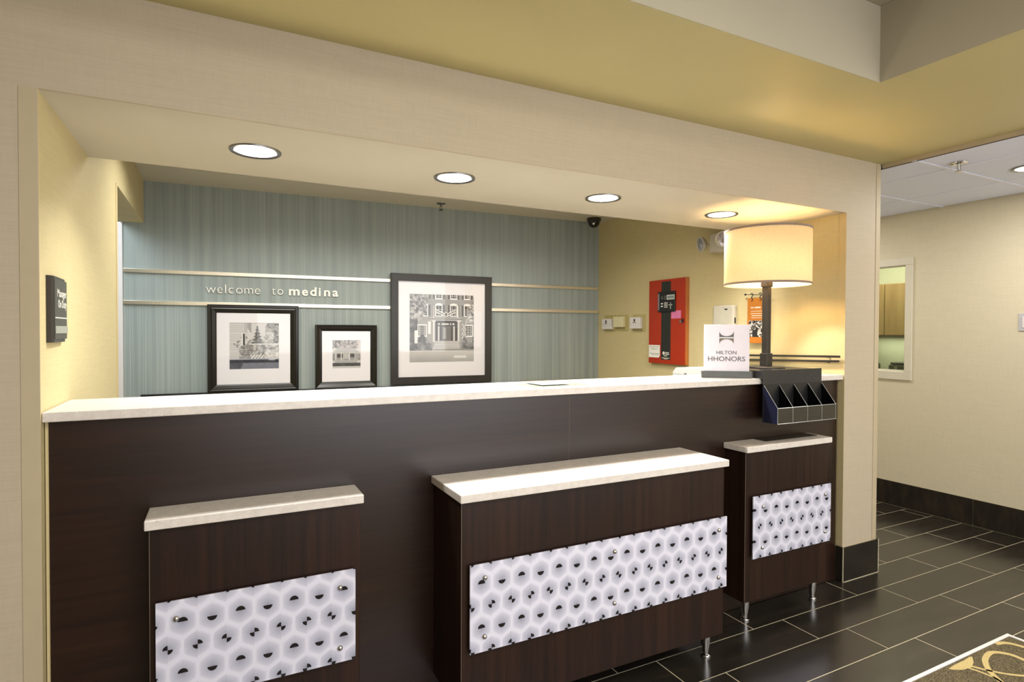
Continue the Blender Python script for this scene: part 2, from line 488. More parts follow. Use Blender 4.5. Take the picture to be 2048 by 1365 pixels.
# front wall with header
mb = MB(); mb.box(-3.0, xL - .004, yW, yW + .13, 0, zS); mb.box(xL - .004, xL, yW, yW + .001, 0, zS); mb.box(xL, xR, yW, yW + .012, zT, zS)
struct(mb.build('wall_front', M['wall_front']))
struct(box('wall_added_left', M['wall_front'], -3.1, -3.0, -2.1, yW, 0, 2.8))  # unseen, added to darken what the counter's left end reflects
struct(box('wall_added_rear', M['wall_front'], -3.0, .9, -2.1, -2.0, 0, 2.8))  # unseen partial wall, also added to darken the counter's reflections
struct(box('wall_pillar', M['wall_front'], xR, xP, yW, yW + .04, 0, zS))
struct(box('wall_partition', M['wall_side'], xR, xP, yW + .04, 4.8, 0, 2.5))
struct(box('ceiling_soffit', M['soffit'], xL, xR, yW + .012, 2.794, zT, zS + .03))
mb = MB(); mb.box(xL - .14, xL, yW + .13, 3.49, 0, 2.5); mb.box(xL - .004, xL, yW + .001, yW + .13, 0, zT); mb.box(xL - .14, xL, 3.49, 4.66, 2.153, 2.5); 
struct(mb.build('wall_left', M['wall_side']))
bw = struct(MB().box(-.14, 3.75, 0, .12, 0, 2.5).build('wall_back', M['teal'])); bw.location = BW(0); bw.rotation_euler = (0, 0, BA)
struct(box('ceiling_office', M['soffit'], -.7, 3.3, 2.75, 4.9, zO, zO + .05))
struct(box('wall_hall', M['kitchen_wall'], -1.75, -1.65, 2.2, 5.2, 0, 2.5))
struct(box('wall_hall_end', M['black'], -1.65, -.62, 5.0, 5.1, 0, 2.5))  # black colour stands in for the unlit void beyond the opening
struct(box('ceiling_hall', M['soffit'], -1.75, -.6, 2.2, 5.2, 2.45, 2.5))
tr = struct(MB().box(-.150, -.122, -.006, .13, 0, 2.15, .002).build('trim_1', M['white_plastic'])); tr.location = BW(0); tr.rotation_euler = (0, 0, BA)
tr = struct(MB().box(-.02, 2.84, -.03, 0, 0, .983, .003).build('trim_2', M['black'])); tr.location = BW(0); tr.rotation_euler = (0, 0, BA)
tr = struct(MB().box(2.845, 3.60, -.03, 0, 0, .990, .003).build('trim_3', plain('tan_ledge', '8f8058', .6))); tr.location = BW(0); tr.rotation_euler = (0, 0, BA)
# jamb edge bead of the hall opening
struct(box('trim_4', M['guard_y'], xL - .001, xL + .003, 3.455, 3.492, 0, 2.153))
# lobby ceiling ring, coffer
mb = MB(); mb.box(-3, 3.497, 1.403, yW, zS, zS + .06); mb.box(-3, xP, yW, yW + .14, zS, zS + .03); mb.box(2.345, 3.497, -2.0, 1.403, zS, zS + .06)
struct(mb.build('ceiling', M['olive']))
mb = MB(); mb.box(-3, 2.405, 1.4032, 1.46, zS + .0605, 2.716); mb.box(2.3452, 2.405, -2, 1.403, zS + .0605, 2.716)
mb.box(-3, 2.345, 1.4005, 1.403, zS + .0005, 2.716); mb.box(2.3427, 2.345, -2, 1.4005, zS + .0005, 2.716)
struct(mb.build('ceiling_coffer_side', M['coffer']))
struct(box('ceiling_coffer', M['coffer'], -3, 2.41, -2, 1.46, 2.717, 2.76))
# corridor
mb = MB()
wy0, wy1, wz0, wz1 = 2.735, 3.46, 1.108, 1.985
mb.box(xRW, xRW + .1, -2, wy0, 0, 2.5); mb.box(xRW, xRW + .1, wy1, 4.9, 0, 2.5)
mb.box(xRW, xRW + .1, wy0, wy1, 0, wz0); mb.box(xRW, xRW + .1, wy0, wy1, wz1, 2.5)
struct(mb.build('wall_right', M['wall_corr']))
struct(box('wall_corridor_end', M['wall_corr'], xP, xRW, 4.8, 4.9, 0, 2.5))
cc = struct(box('ceiling_corridor', plain('ceiling_void', '77767e', .9), 3.5, 5.0, -2.0, 4.8, 2.401, 2.45))
ys = [-.53 + .605 * 0]; ys = [1.895 + .592 * i for i in range(-6, 6)]
xs = [3.515, 3.858, 4.48, 4.965]
for i in range(len(ys) - 1):
    for j in range(3):
        a, b = xs[j] + .0115, xs[j + 1] - .0115
        c, d = ys[i] + .0145, ys[i + 1] - .0145
        if d > 4.8: d = 4.79
        if c > 4.75: continue
        box('ceiling_tile', M['acoustic'], a, b, c, d, 2.3955, 2.401, cc, .0015)
for y in ys:
    if y < 4.8: box('grid_bar', M['grid'], 3.5, 4.97, y - .012, y + .012, 2.392, 2.4, cc, .001)
for x in xs[1:3]:
    box('grid_bar', M['grid'], x - .009, x + .009, -1.66, 4.8, 2.3925, 2.4, cc, .001)
struct(box('trim_5', M['guard'], 3.497, 3.506, -2.0, yW, 2.394, 2.42))
struct(box('trim_6', M['dark_groove'], 3.506, 3.5115, -2.0, yW + .05, 2.391, 2.402))
# tiled baseboards
bb = struct(box('baseboard_right', M['grout'], 4.963, 4.97, -2.0, 4.79, 0, .194))
y = 2.243 - 4 * .803
while y < 4.7:
    box('tile', M['base_tile'], 4.957, 4.9655, y + .002, min(y + .801, 4.79), .003, .197, bb, .001); y += .803
bb = struct(box('baseboard_pillar', M['grout'], xR - .004, xP + .006, yW - .008, yW + .0305, 0, .196))
box('tile', M['base_tile'], xR - .004, xP + .005, yW - .013, yW - .006, .003, .198, bb, .001)
box('tile', M['base_tile'], xR - .0125, xR - .003, yW - .007, yP - .001, .003, .198, bb, .001)
box('tile', M['base_tile'], xP + .003, xP + .012, yW - .007, yW + .03, .003, .198, bb, .001)
for a, b_, c, d, e, f_ in ((xR - .0135, xR - .0095, yW - .0135, yW - .0095, 0, .198), (xP + .0085, xP + .0125, yW - .0135, yW - .0095, 0, .198),
                          (xR - .004, xP + .005, yW - .0145, yW - .008, 0, .0035)):
    box('grout_bead', M['grout'], a, b_, c, d, e, f_, bb)
# corner guards (thin plastic angles)
def guard(name, x0, x1, y0, y1, z0, z1, mat): struct(box(name, mat, x0, x1, y0, y1, z0, z1, None, .0008))
guard('trim_7', xL - .042, xL + .002, yW - .0025, yW, 0, zT, M['guard'])
guard('trim_8', xL, xL + .002, yW, yW + .014, 0, zT, M['guard_y'])
guard('trim_9', xR - .002, xR, yW, yW + .04, .2, zT, M['guard_y'])
guard('trim_10', xP - .038, xP + .002, yW - .0025, yW, .2, zS - .002, M['guard'])

# window in the corridor wall
wn = struct(thing('window_1', 'narrow wired-glass window in the corridor wall', 'window', (xRW, 2.683, 1.04), -PI / 2))
# local: x = towards the camera side is negative ... local X = -world y, local Y = into wall
mb = MB(); W_, H_ = -.80, .995
mb.box(W_, 0, -.014, 0, .934, H_, .003); mb.box(W_, 0, -.014, 0, 0, .068, .003)
mb.box(-.055, 0, -.014, 0, .068, .934, .003); mb.box(W_, W_ + .055, -.014, 0, .068, .934, .003)
mb.build('window_frame', M['window_frame'], wn)
mb = MB(); mb.box(W_ + .054, -.053, .0, .03, .926, .944); mb.box(W_ + .054, -.053, .0, .03, .068, .08)
mb.box(-.062, -.053, .0, .03, .08, .926); mb.build('window_stop', M['window_frame'], wn)
box('pane', M['wglass'], W_ + .055, -.062, .03, .035, .08, .926, wn)
mb = MB(); x0, x1, z0, z1 = W_ + .055, -.062, .08, .926
def clipseg(px, pz, dx, dz):
    ts = []
    t0, t1 = -9, 9
    for p, d, lo, hi in ((px, dx, x0, x1), (pz, dz, z0, z1)):
        a, b = (lo - p) / d, (hi - p) / d
        t0, t1 = max(t0, min(a, b)), min(t1, max(a, b))
    return t0, t1
for s in (1, -1):
    for i in range(-75, 76):
        px, pz = (x0 + x1) / 2 + i * .017, (z0 + z1) / 2
        t0, t1 = clipseg(px, pz, .7071, .7071 * s)
        if t1 - t0 < .004: continue
        hw = .0005
        nx, nz = -.7071 * s * hw, .7071 * hw
        a = (px + t0 * .7071, pz + t0 * .7071 * s); b = (px + t1 * .7071, pz + t1 * .7071 * s)
        mb.quad([(a[0] - nx, .036, a[1] - nz), (b[0] - nx, .036, b[1] - nz), (b[0] + nx, .036, b[1] + nz), (a[0] + nx, .036, a[1] + nz)])
wm = mb.build('wire_mesh', M['wire'], wn); wm['kind'] = 'stuff'
# room behind the window
mb = MB(); mb.box(6.2, 6.3, 2.2, 4.9, 0, 2.5); mb.box(5.07, 6.2, 4.8, 4.9, 0, 2.5); mb.box(5.07, 6.2, 2.2, 2.3, 0, 2.5)
struct(mb.build('wall_kitchen', M['kitchen_wall']))
struct(box('ceiling_kitchen', M['acoustic'], 5.07, 6.3, 2.2, 4.9, 2.42, 2.5))
struct(box('floor_kitchen', M['office_floor'], 5.07, 6.3, 2.2, 4.9, -.12, 0))
k = thing('wall_cabinet', 'oak wall cabinet seen through the wired window', 'cabinet', (5.9, 3.9, 1.398), -PI / 2)
box('cabinet_body', M['oak'], 0, .9, .02, .3, 0, .515, k, .002)
box('door', M['oak'], .003, .447, 0, .02, .004, .511, k, .003)
box('door', M['oak'], .453, .897, 0, .02, .004, .511, k, .003)
box('bottom_rail', plain('dark_under_edge', '3a2a18', .6), 0, .9, -.002, .02, -.02, .002, k)
k = thing('kitchen_counter', 'grey kitchen counter behind the wired window', 'counter', (5.75, 4.1, 0), -PI / 2)
box('cabinet_body', M['printer_grey'], 0, 1.3, .02, .44, 0, 1.0, k)
box('countertop', plain('grey_laminate', '5f6054', .5), -.01, 1.31, 0, .44, 1.0, 1.035, k, .003)
for nm, yy, lb, ww in (('black_appliance', 3.37, 'black kitchen appliance on the counter behind the window, nearer the frame edge', .2), ('black_appliance', 3.72, 'black kitchen appliance on the counter behind the window, beside the pillar', .16)):
    k = thing('kitchen_appliance', lb, 'appliance', (5.83, yy, 1.0352), -PI / 2)
    MB().box(0, ww, 0, .22, 0, .085, .02).build('housing', M['black'], k)
    MB().box(.02, ww - .02, .0, .2, .085, .105, .008).build('lid', M['black'], k)
    MB().lathe([(0, 0), (.018, 0), (.016, .014), (0, .016)], 16, AX((ww * .4, .0, .05), (0, -1, 0))).build('dial', M['nickel'], k)

# carpet
cz = .006
cpt = thing('carpet', 'patterned olive brown carpet inlaid in the tile floor, lower right corner', 'carpet', (0, 0, 0))
box('pile', M['carpet'], -2.9, 3.288, -1.9, 1.333, -.0015, cz, cpt, .001)['kind'] = 'stuff'
mb = MB(); mb.box(-2.9, 3.305, 1.3335, 1.349, -.0015, cz + .003, .001); box_ = mb.build('edge_strip', M['strip'], cpt)
MB().box(3.2885, 3.3035, -1.9, 1.333, -.0015, cz + .003, .001).build('edge_strip', M['strip'], cpt)
loops = [([(3.149, 1.327), (3.191, 1.317), (3.216, 1.294), (3.231, 1.256), (3.24, 1.20), (3.22, 1.1)], .011),
 ([(3.10, 1.13), (3.105, 1.206), (3.104, 1.248), (3.08, 1.282), (3.043, 1.3), (2.985, 1.292), (2.933, 1.272), (2.878, 1.235), (2.848, 1.202), (2.831, 1.179), (2.80, 1.13), (2.81, 1.05), (2.88, 1.0), (3.0, .99), (3.08, 1.04), (3.10, 1.13)], .011),
 ([(2.843, 1.286), (2.875, 1.231), (2.917, 1.182), (2.96, 1.149), (3.05, 1.09), (3.2, 1.05)], .007),
 ([(2.818, 1.284), (2.829, 1.249), (2.834, 1.209), (2.832, 1.187), (2.80, 1.12), (2.73, 1.05), (2.6, 1.0)], .006)]
mb = MB()
def smooth(pts):
    P = [Vector((a, b, 0)) for a, b in pts]; out = []
    for i in range(len(P) - 1):
        p0, p1, p2, p3 = P[max(i - 1, 0)], P[i], P[i + 1], P[min(i + 2, len(P) - 1)]
        for k_ in range(6):
            s_ = k_ / 6
            out.append(.5 * ((2 * p1) + (p2 - p0) * s_ + (2 * p0 - 5 * p1 + 4 * p2 - p3) * s_ ** 2 + (3 * p1 - p0 - 3 * p2 + p3) * s_ ** 3))
    return out + [P[-1]]
def ribbon(mb, pts, hw, dx=0, dy=0):
    P = smooth(pts); prev = None
    for i, p in enumerate(P):
        d = (P[min(i + 1, len(P) - 1)] - P[max(i - 1, 0)]); 
        if d.length < 1e-6: continue
        d.normalize(); n = Vector((-d.y, d.x, 0)) * hw
        cur = (p + n, p - n)
        if prev:
            z = cz + .0012
            mb.quad([(prev[1].x + dx, prev[1].y + dy, z), (cur[1].x + dx, cur[1].y + dy, z), (cur[0].x + dx, cur[0].y + dy, z), (prev[0].x + dx, prev[0].y + dy, z)])
        prev = cur
for i in range(-1, 5):
    for j in range(0, 3):
        for pts, hw in loops:
            if (i, j) == (0, 0): ribbon(mb, pts, hw)
            elif i >= 1 or j >= 1:
                q = [(a, b) for a, b in pts if a - .72 * i < 3.27 and b - .62 * j < 1.32]
                if len(q) > 2: ribbon(mb, q, hw, -.72 * i, -.62 * j)
blob = [(2.735, 1.316), (2.788, 1.321), (2.872, 1.321), (2.915, 1.325), (2.932, 1.320), (2.888, 1.294), (2.837, 1.279), (2.785, 1.284), (2.75, 1.301)]
for i in range(0, 5):
    for j in range(0, 3):
        b_ = bmesh.new(); vs = [b_.verts.new((a - .72 * i, b - .62 * j, cz + .001)) for a, b in blob]; b_.faces.new(vs)
        mb.add(b_)
pt = mb.build('loop_pattern', M['loop'], cpt); pt['kind'] = 'stuff'

# ------------------------------------------------------------------ counter
ct = thing('countertop', 'long white speckled quartz top of the tall reception counter', 'countertop', (0, 0, 1.155))
MB().box(xL + .003, xR - .003, 2.074, 2.428, 0, .029, .003).build('slab', M['quartz'], ct)
cb = thing('counter_base', 'tall dark espresso wood front of the reception counter', 'counter', (0, yP, 0))
box('front_panel', M['espresso_h'], xL + .012, 1.346, 0, .02, .002, 1.154, cb, .0006)
box('front_panel', M['espresso_h'], 1.349, xR - .014, 0, .02, .002, 1.154, cb, .0006)
box('filler_strip', M['guard_y'], xL + .003, xL + .011, .004, .02, .002, 1.154, cb)
box('filler_strip', plain('seam_edge', '54463c', .5), 1.3462, 1.3488, .0008, .02, .002, 1.15, cb)
box('carcass', M['espresso_h'], xL + .02, xR - .02, .0205, .26, .002, 1.154, cb)

def ledge(label, x0, x1, y0, bx0, bx1, px0, px1, ox, oz, pa, pb, legs, screws, right_inset=0):
    g = 'low service ledges in front of the counter'
    t = thing('service_ledge', label, 'ledge', ((x0 + x1) / 2, y0 + .022, 0), 0, None)
    cx, cyy = (x0 + x1) / 2, y0 + .022
    MB().box(x0 - cx, x1 - cx, -.022, yP - cyy - .001, .84, .869, .003).build('ledge_top', M['quartz'], t)
    MB().box(bx0 - cx, bx1 - cx, 0, yP - cyy - .001, .102, .8395, .0008).build('body', M['espresso_v'], t)
    MB().box(bx0 - cx - .0006, bx0 - cx + .0006, -.0008, .0008, .104, .838).build('edge_band', plain('tan_edge_band', '7c6b5c', .5), t)  # thin strip, paler than the wood, on the front left corner
    p = MB().box(px0 - ox, px1 - ox, -.003, .003, .318 - oz, .6235 - oz, .0008).build('patterned_panel', hexmat('honeycomb_print_' + str(len(bpy.data.materials)), pa, pb), t)
    p.location = (ox - cx, -.017, oz)
    for sx, sz in screws:
        s = MB().lathe([(0, -.006), (.0045, -.0055), (.0085, -.002), (.0095, .002), (.0085, .004), (.005, .0045), (.005, .026), (0, .026)], 20,
                       AX((sx - ox, -.006, sz - oz), (0, 1, 0))).build('standoff_screw', M['chrome'], p)
    for lx in legs:
        MB().lathe([(0, 0), (.021, 0), (.022, .004), (.020, .009), (.0125, .012), (.0125, .020), (.019, .06), (.0215, .102), (0, .102)], 24,
                   Matrix.Translation((lx - cx, 2.008 - cyy if y0 > 1.9 else 1.856 - cyy, 0))).build('leg', M['chrome'], t)
    return t
ledge('low dark wood ledge with white quartz top, leftmost of the three at the counter', -.195, .434, 1.953, -.184, .425, -.168, .406, -.099, .5575, 1, 1,
      (-.13, .35), [(-.116, .57), (.355, .569), (.355, .367), (-.116, .367)])
ledge('widest and deepest low wood ledge with bright quartz top, in the middle', .722, 1.972, 1.798, .733, 1.963, .757, 1.963, .800, .5550, 1, 1,
      (.80, 1.90), [(.812, .575), (.811, .371), (1.361, .572), (1.361, .371), (1.914, .571), (1.912, .367)])
ledge('low dark wood ledge beside the right pillar, under the brochure rack', 2.262, 2.898, 1.953, 2.274, 2.889, 2.308, 2.894, 2.393, .5510, -1, -1,
      (2.318, 2.824), [(2.375, .568), (2.845, .571), (2.844, .373), (2.371, .367)])
tag(MB().box(2.47, 2.87, 2.02, 2.10, .8692, .8722, .0005).build('acrylic_sheet', glass('tinted_sheet', 'b4b0ac', f0=.8, rough=.04)), 'greyish clear acrylic sheet lying on the right ledge', 'sheet')

# ------------------------------------------------------------------ downlights in the soffit
def downlight(loc, label, r, mat_l, grp, power, col):
    t = thing('downlight', label, 'ceiling light', loc, 0, grp)
    r *= 1.04
    MB().lathe([(r, .0), (r, -.004), (r * .985, -.006), (r * .84, -.004), (r * .82, .0), (r * .82, .003)], 48).build('trim_ring', M['nickel'], t)
    MB().lathe([(r * .82, .003), (r * .81, -.0025), (r * .78, .002)], 48).build('reflector', M['reflector'], t)
    MB().lathe([(0, -.0035), (r * .775, -.0035), (r * .80, -.001), (0, -.001)], 48).build('lens', mat_l, t)
    return t
d0 = None
for x, y, lb, p, c in ((.126, 2.403, 'round white downlight in the soffit, the one nearest the left wall', 5.5, (1, 1, .96)),
                 (.933, 2.408, 'round white downlight in the soffit, second from the left wall', 8, (1, 1, .96)),
                 (1.742, 2.417, 'round white downlight in the soffit, third from the left wall', 8, (1, 1, .96)),
                 (2.586, 2.434, 'round downlight in the soffit just behind the table lamp shade', 9, (1, .99, .93))):
    if d0 is None: d0 = downlight((x, y, zT), lb, .088, M['lens'], 'downlights in the soffit over the counter', p, c)
    else: dup(d0, (x, y, zT), 0, lb, 'downlights in the soffit over the counter')
    area('downlight_lamp', (x, y, zT - .008), .13, p, c, shape='DISK', spread=2.3)
dl = downlight((4.233, 1.655, 2.3925), 'round downlight in the corridor tile ceiling at the right edge', .083, M['lens_warm'], None, 0, None)

# sprinklers
s = thing('sprinkler', 'small pendent sprinkler under the office ceiling near the teal wall', 'sprinkler', (1.58, 4.372, zO))
MB().lathe([(0, 0), (.038, 0), (.037, -.004), (.022, -.009), (.010, -.011), (.008, -.03), (0, -.03)], 28).build('escutcheon', M['nickel'], s)
MB().tube([(-.008, 0, -.028), (-.010, 0, -.04), (0, 0, -.052)], .002).tube([(.008, 0, -.028), (.010, 0, -.04), (0, 0, -.052)], .002).build('frame_arm', M['bronze'], s)
MB().lathe([(0, -.052), (.016, -.052), (.017, -.055), (0, -.056)], 20).build('deflector', M['bronze'], s)
s = thing('sprinkler', 'chrome recessed sprinkler head in the corridor tile ceiling', 'sprinkler', (3.768, 1.80, 2.393))
MB().lathe([(0, 0), (.046, 0), (.044, -.004), (.03, -.009), (.024, -.006), (0, -.006)], 32).build('escutcheon', M['chrome'], s)
MB().tube([(-.013, 0, -.006), (-.014, 0, -.03), (-.006, 0, -.045)], .003).tube([(.013, 0, -.006), (.014, 0, -.03), (.006, 0, -.045)], .003).build('frame_arm', M['chrome'], s)
MB().lathe([(0, -.006), (.004, -.006), (.004, -.042), (0, -.042)], 12).build('bulb', M['paper'], s)
MB().lathe([(0, -.043), (.019, -.043), (.019, -.049), (.008, -.053), (0, -.053)], 24).build('deflector', M['chrome'], s)
# dome camera
s = thing('dome_camera', 'black dome security camera on the office ceiling corner', 'camera', (3.0, 4.30, zO))
MB().lathe([(0, 0), (.062, 0), (.064, -.006), (.062, -.026), (.056, -.03), (0, -.03)], 32).build('mount_ring', M['bronze'], s)
MB().lathe([(.053, -.03), (.052, -.045), (.044, -.064), (.028, -.078), (.012, -.084), (0, -.085)], 32).build('dome', plain('black_glossy_dome', '120f10', .08), s)
MB().lathe([(0, 0), (.008, 0), (.008, .006), (0, .006)], 12, AX((-.028, -.035, -.055), (-.5, -.7, -.5))).build('lens', M['chrome'], s)

# ------------------------------------------------------------------ back wall things
def B(name, label, cat, u, z, off=0, group=None): return thing(name, label, cat, BW(u, off, z), BA, group)
for z, lb in ((1.827, 'upper brushed metal strip across the teal wall'), (1.611, 'lower brushed metal strip across the teal wall, passing behind the frames')):
    s = B('wall_rail', lb, 'rail', 0, z, 0, 'metal strips on the teal wall')
    MB().box(-.119, 3.622, -.014, -.0005, -.0128, .0128, .0015).build('bar', M['alu'], s)
letters = [('w', 0.375, 0.438), ('e', 0.447, 0.48), ('l', 0.496, 0.503), ('c', 0.519, 0.55), ('o', 0.567, 0.61), ('m', 0.622, 0.679), ('e', 0.691, 0.727), ('t', 0.807, 0.83), ('o', 0.844, 0.884), ('m', 0.923, 0.998), ('e', 1.015, 1.058), ('d', 1.073, 1.119), ('i', 1.135, 1.149), ('n', 1.173, 1.218), ('a', 1.235, 1.278)]
s = B('wall_lettering', 'raised cream letters reading welcome to medina on the teal wall', 'sign', .375, 1.689)
for i, (c, a, b) in enumerate(letters):
    mb = MB(); mb.add(text_mesh(c, b - a, .092, .022 if i >= 9 else -.012, .008), Matrix.Translation((a - .375, -.004, 0)))
    mb.build('letter', M['letters'], s)
    mb = MB(); mb.tube([((a + b) / 2 - .375, -.0045, .01), ((a + b) / 2 - .375, 0, .01)], .002, 6)
    mb.build('pin', M['letters'], s)

def frame(name, label, u0, u1, z0, z1, w, prof, mat, ph, fn, n):
    """prof: list of (distance from outer edge, depth towards the room)"""
    W, H = u1 - u0, z1 - z0
    s = B(name, label, 'picture frame', u0, z0, .016, 'framed black and white photographs')
    b = bmesh.new(); rings = []
    for d, y in [(0, 0)] + prof + [(w, 0)]:
        rings.append([b.verts.new(p) for p in ((d, -y, d), (W - d, -y, d), (W - d, -y, H - d), (d, -y, H - d))])
    for a, c in zip(rings, rings[1:]):
        for i in range(4): b.faces.new((a[i], a[(i + 1) % 4], c[(i + 1) % 4], c[i]))
    bmesh.ops.recalc_face_normals(b, faces=b.faces)
    mb = MB(); mb.add(b); mb.build('moulding', mat, s)
    box('backing', M['black'], .004, W - .004, -.004, 0, .004, H - .004, s)
    p0, p1, q0, q1 = ph[0] - u0, ph[1] - u0, ph[2] - z0, ph[3] - z0
    mb = MB()
    a0, a1, c0, c1 = w - .004, W - w + .004, w - .004, H - w + .004
    mb.box(a0, a1, -.009, -.0065, c0, q0); mb.box(a0, a1, -.009, -.0065, q1, c1); mb.box(a0, p0, -.009, -.0065, q0, q1); mb.box(p1, a1, -.009, -.0065, q0, q1)
    mb.build('mat_board', M['mat'], s)
    print_mesh('photograph', s, p0 - .002, p1 + .002, q0 - .002, q1 + .002, -.0058, n[0], n[1], fn)
    box('glass', M['glass'], a0, a1, -.0115, -.010, c0, c1, s)
    return s

rng = np.random.RandomState(3)
def vnoise(U, V, sx, sy, seed):
    r = np.random.RandomState(seed); g = r.rand(int(sy) + 3, int(sx) + 3)
    x, y = U * sx, V * sy; xi, yi = x.astype(int), y.astype(int); fx, fy = x - xi, y - yi
    fx, fy = fx * fx * (3 - 2 * fx), fy * fy * (3 - 2 * fy)
    return (g[yi, xi] * (1 - fx) + g[yi, xi + 1] * fx) * (1 - fy) + (g[yi + 1, xi] * (1 - fx) + g[yi + 1, xi + 1] * fx) * fy
def fbm(U, V, s, seed): return (vnoise(U, V, s, s, seed) * .5 + vnoise(U, V, s * 2, s * 2, seed + 1) * .3 + vnoise(U, V, s * 4, s * 4, seed + 2) * .2)
def tone(L): return np.stack([L, L * .985, L * .97], -1)
def R_(U, V, a, b, c, d): return (U >= a) & (U <= b) & (V >= c) & (V <= d)

def photo_barn(U, V):
    L = .80 - .05 * V                                                  # sky
    tr = fbm(U, V, 22, 5)
    mask = (V < .72) & (V > .42 + .10 * np.sin(U * 9)) & (U > .35)
    L = np.where(mask, .25 + .7 * tr, L)
    sp = (V > .05) & (V < .45) & (np.abs(U - .56) < (V - .04) * .24 * (1 + .35 * np.sin(V * 90)))
    L = np.where(sp, .16 + .5 * fbm(U, V, 30, 8), L)
    tr2 = ((U - .9) ** 2 / .04 + (V - .18) ** 2 / .07 < 1 + .8 * (fbm(U, V, 14, 4) - .5))
    L = np.where(tr2, .18 + .7 * fbm(U, V, 26, 9), L)
    tr3 = ((U - .78) ** 2 / .012 + (V - .33) ** 2 / .05 < 1 + (fbm(U, V, 16, 14) - .5))
    L = np.where(tr3, .45 + .5 * fbm(U, V, 30, 19), L)
    L = np.where(R_(U, V, .38, 1, .45, .47), .85, L)
    wall = (U < .36) & (V < .86) & (V > -.0 + 0 * U)
    sid = .78 - .10 * (np.mod(V * 26, 1) > .8) - .25 * ((fbm(U, V, 10, 31) > .66) & (V > .3))
    L = np.where(wall, sid, L)
    eave = (U > .34) & (U < .44) & (V < (U - .30) * 1.6 + .02) & (V < .22)
    L = np.where(eave, .62, L); L = np.where((U > .30) & (U < .36) & (V < .22), .7, L)
    L = np.where(R_(U, V, .265, .31, .24, .52), .25, L); L = np.where(R_(U, V, .25, .265, .23, .53), .9, L)
    bush = ((U - .33) ** 2 / .022 + (V - .60) ** 2 / .016 < 1 + .6 * (fbm(U, V, 15, 6) - .5))
    L = np.where(bush, .35 + .45 * fbm(U, V, 24, 17), L)
    for k in range(4): L = np.where(R_(U, V, .2, .46, .60 + .04 * k, .615 + .04 * k), .2, L)
    L = np.where(R_(U, V, .2, 1, .72, .78), .68 - .2 * fbm(U, V, 12, 3), L)
    st = R_(U, V, .42, .68, .69, .77) & (np.mod(U * 16 + V * 14, 1) > .55)
    L = np.where(st, .92, L)
    L = np.where(V > .79, .18 + .15 * fbm(U, V, 20, 2), L)
    L = np.where(V > .86, .46 + .08 * fbm(U, V, 20, 2), L)
    bq = ((U - .85) ** 2 / .03 + (V - .70) ** 2 / .012 < 1 + .6 * (fbm(U, V, 15, 61) - .5))
    L = np.where(bq, .55 + .45 * fbm(U, V, 24, 17), L)
    L = np.where((U < .28 - (V - .85) * .4) & (V > .86), .30 + .1 * fbm(U, V, 9, 1), L)
    return tone(L) * np.where((V > .78)[..., None], np.array([.93, .95, 1.05]), 1)
def photo_diner(U, V):
    L = np.full_like(U, .78)
    tr = fbm(U, V, 16, 12)
    L = np.where((V < .30) & (U < .9), .12 + .95 * tr, L)
    roof = (V > .28) & (V < .44) & (np.abs(U - .48) < .28 + (V - .28) * 1.2)
    L = np.where(roof, .62 + .06 * fbm(U, V, 10, 2), L)
    L = np.where(R_(U, V, .02, .98, .43, .47), .72, L)
    body = R_(U, V, .12, .86, .47, .70)
    L = np.where(body, .60, L)
    for a, b in ((.16, .3), (.33, .37), (.42, .58), (.62, .78)):
        L = np.where(R_(U, V, a, b, .49, .62), .2 + .3 * fbm(U, V, 20, 4), L)
    L = np.where(R_(U, V, .42, .58, .49, .66), .72, L)
    L = np.where(R_(U, V, .10, .88, .70, .80), .66, L)
    L = np.where(R_(U, V, 0, .1, .48, .72) | R_(U, V, .88, 1, .48, .72), .25 + .6 * fbm(U, V, 14, 9), L)
    L = np.where(V > .80, .2 + .25 * fbm(U, V, 10, 2), L)
    L = np.where(V > .92, .74, L)
    for p in (.13, .31, .395, .60, .80): L = np.where(np.abs(U - p) < .009, np.where((V > .46) & (V < .72), .85, L), L)
    c = tone(L); c[(V < .30) & (tr > .55)] *= (1.0, .93, .92)
    return c
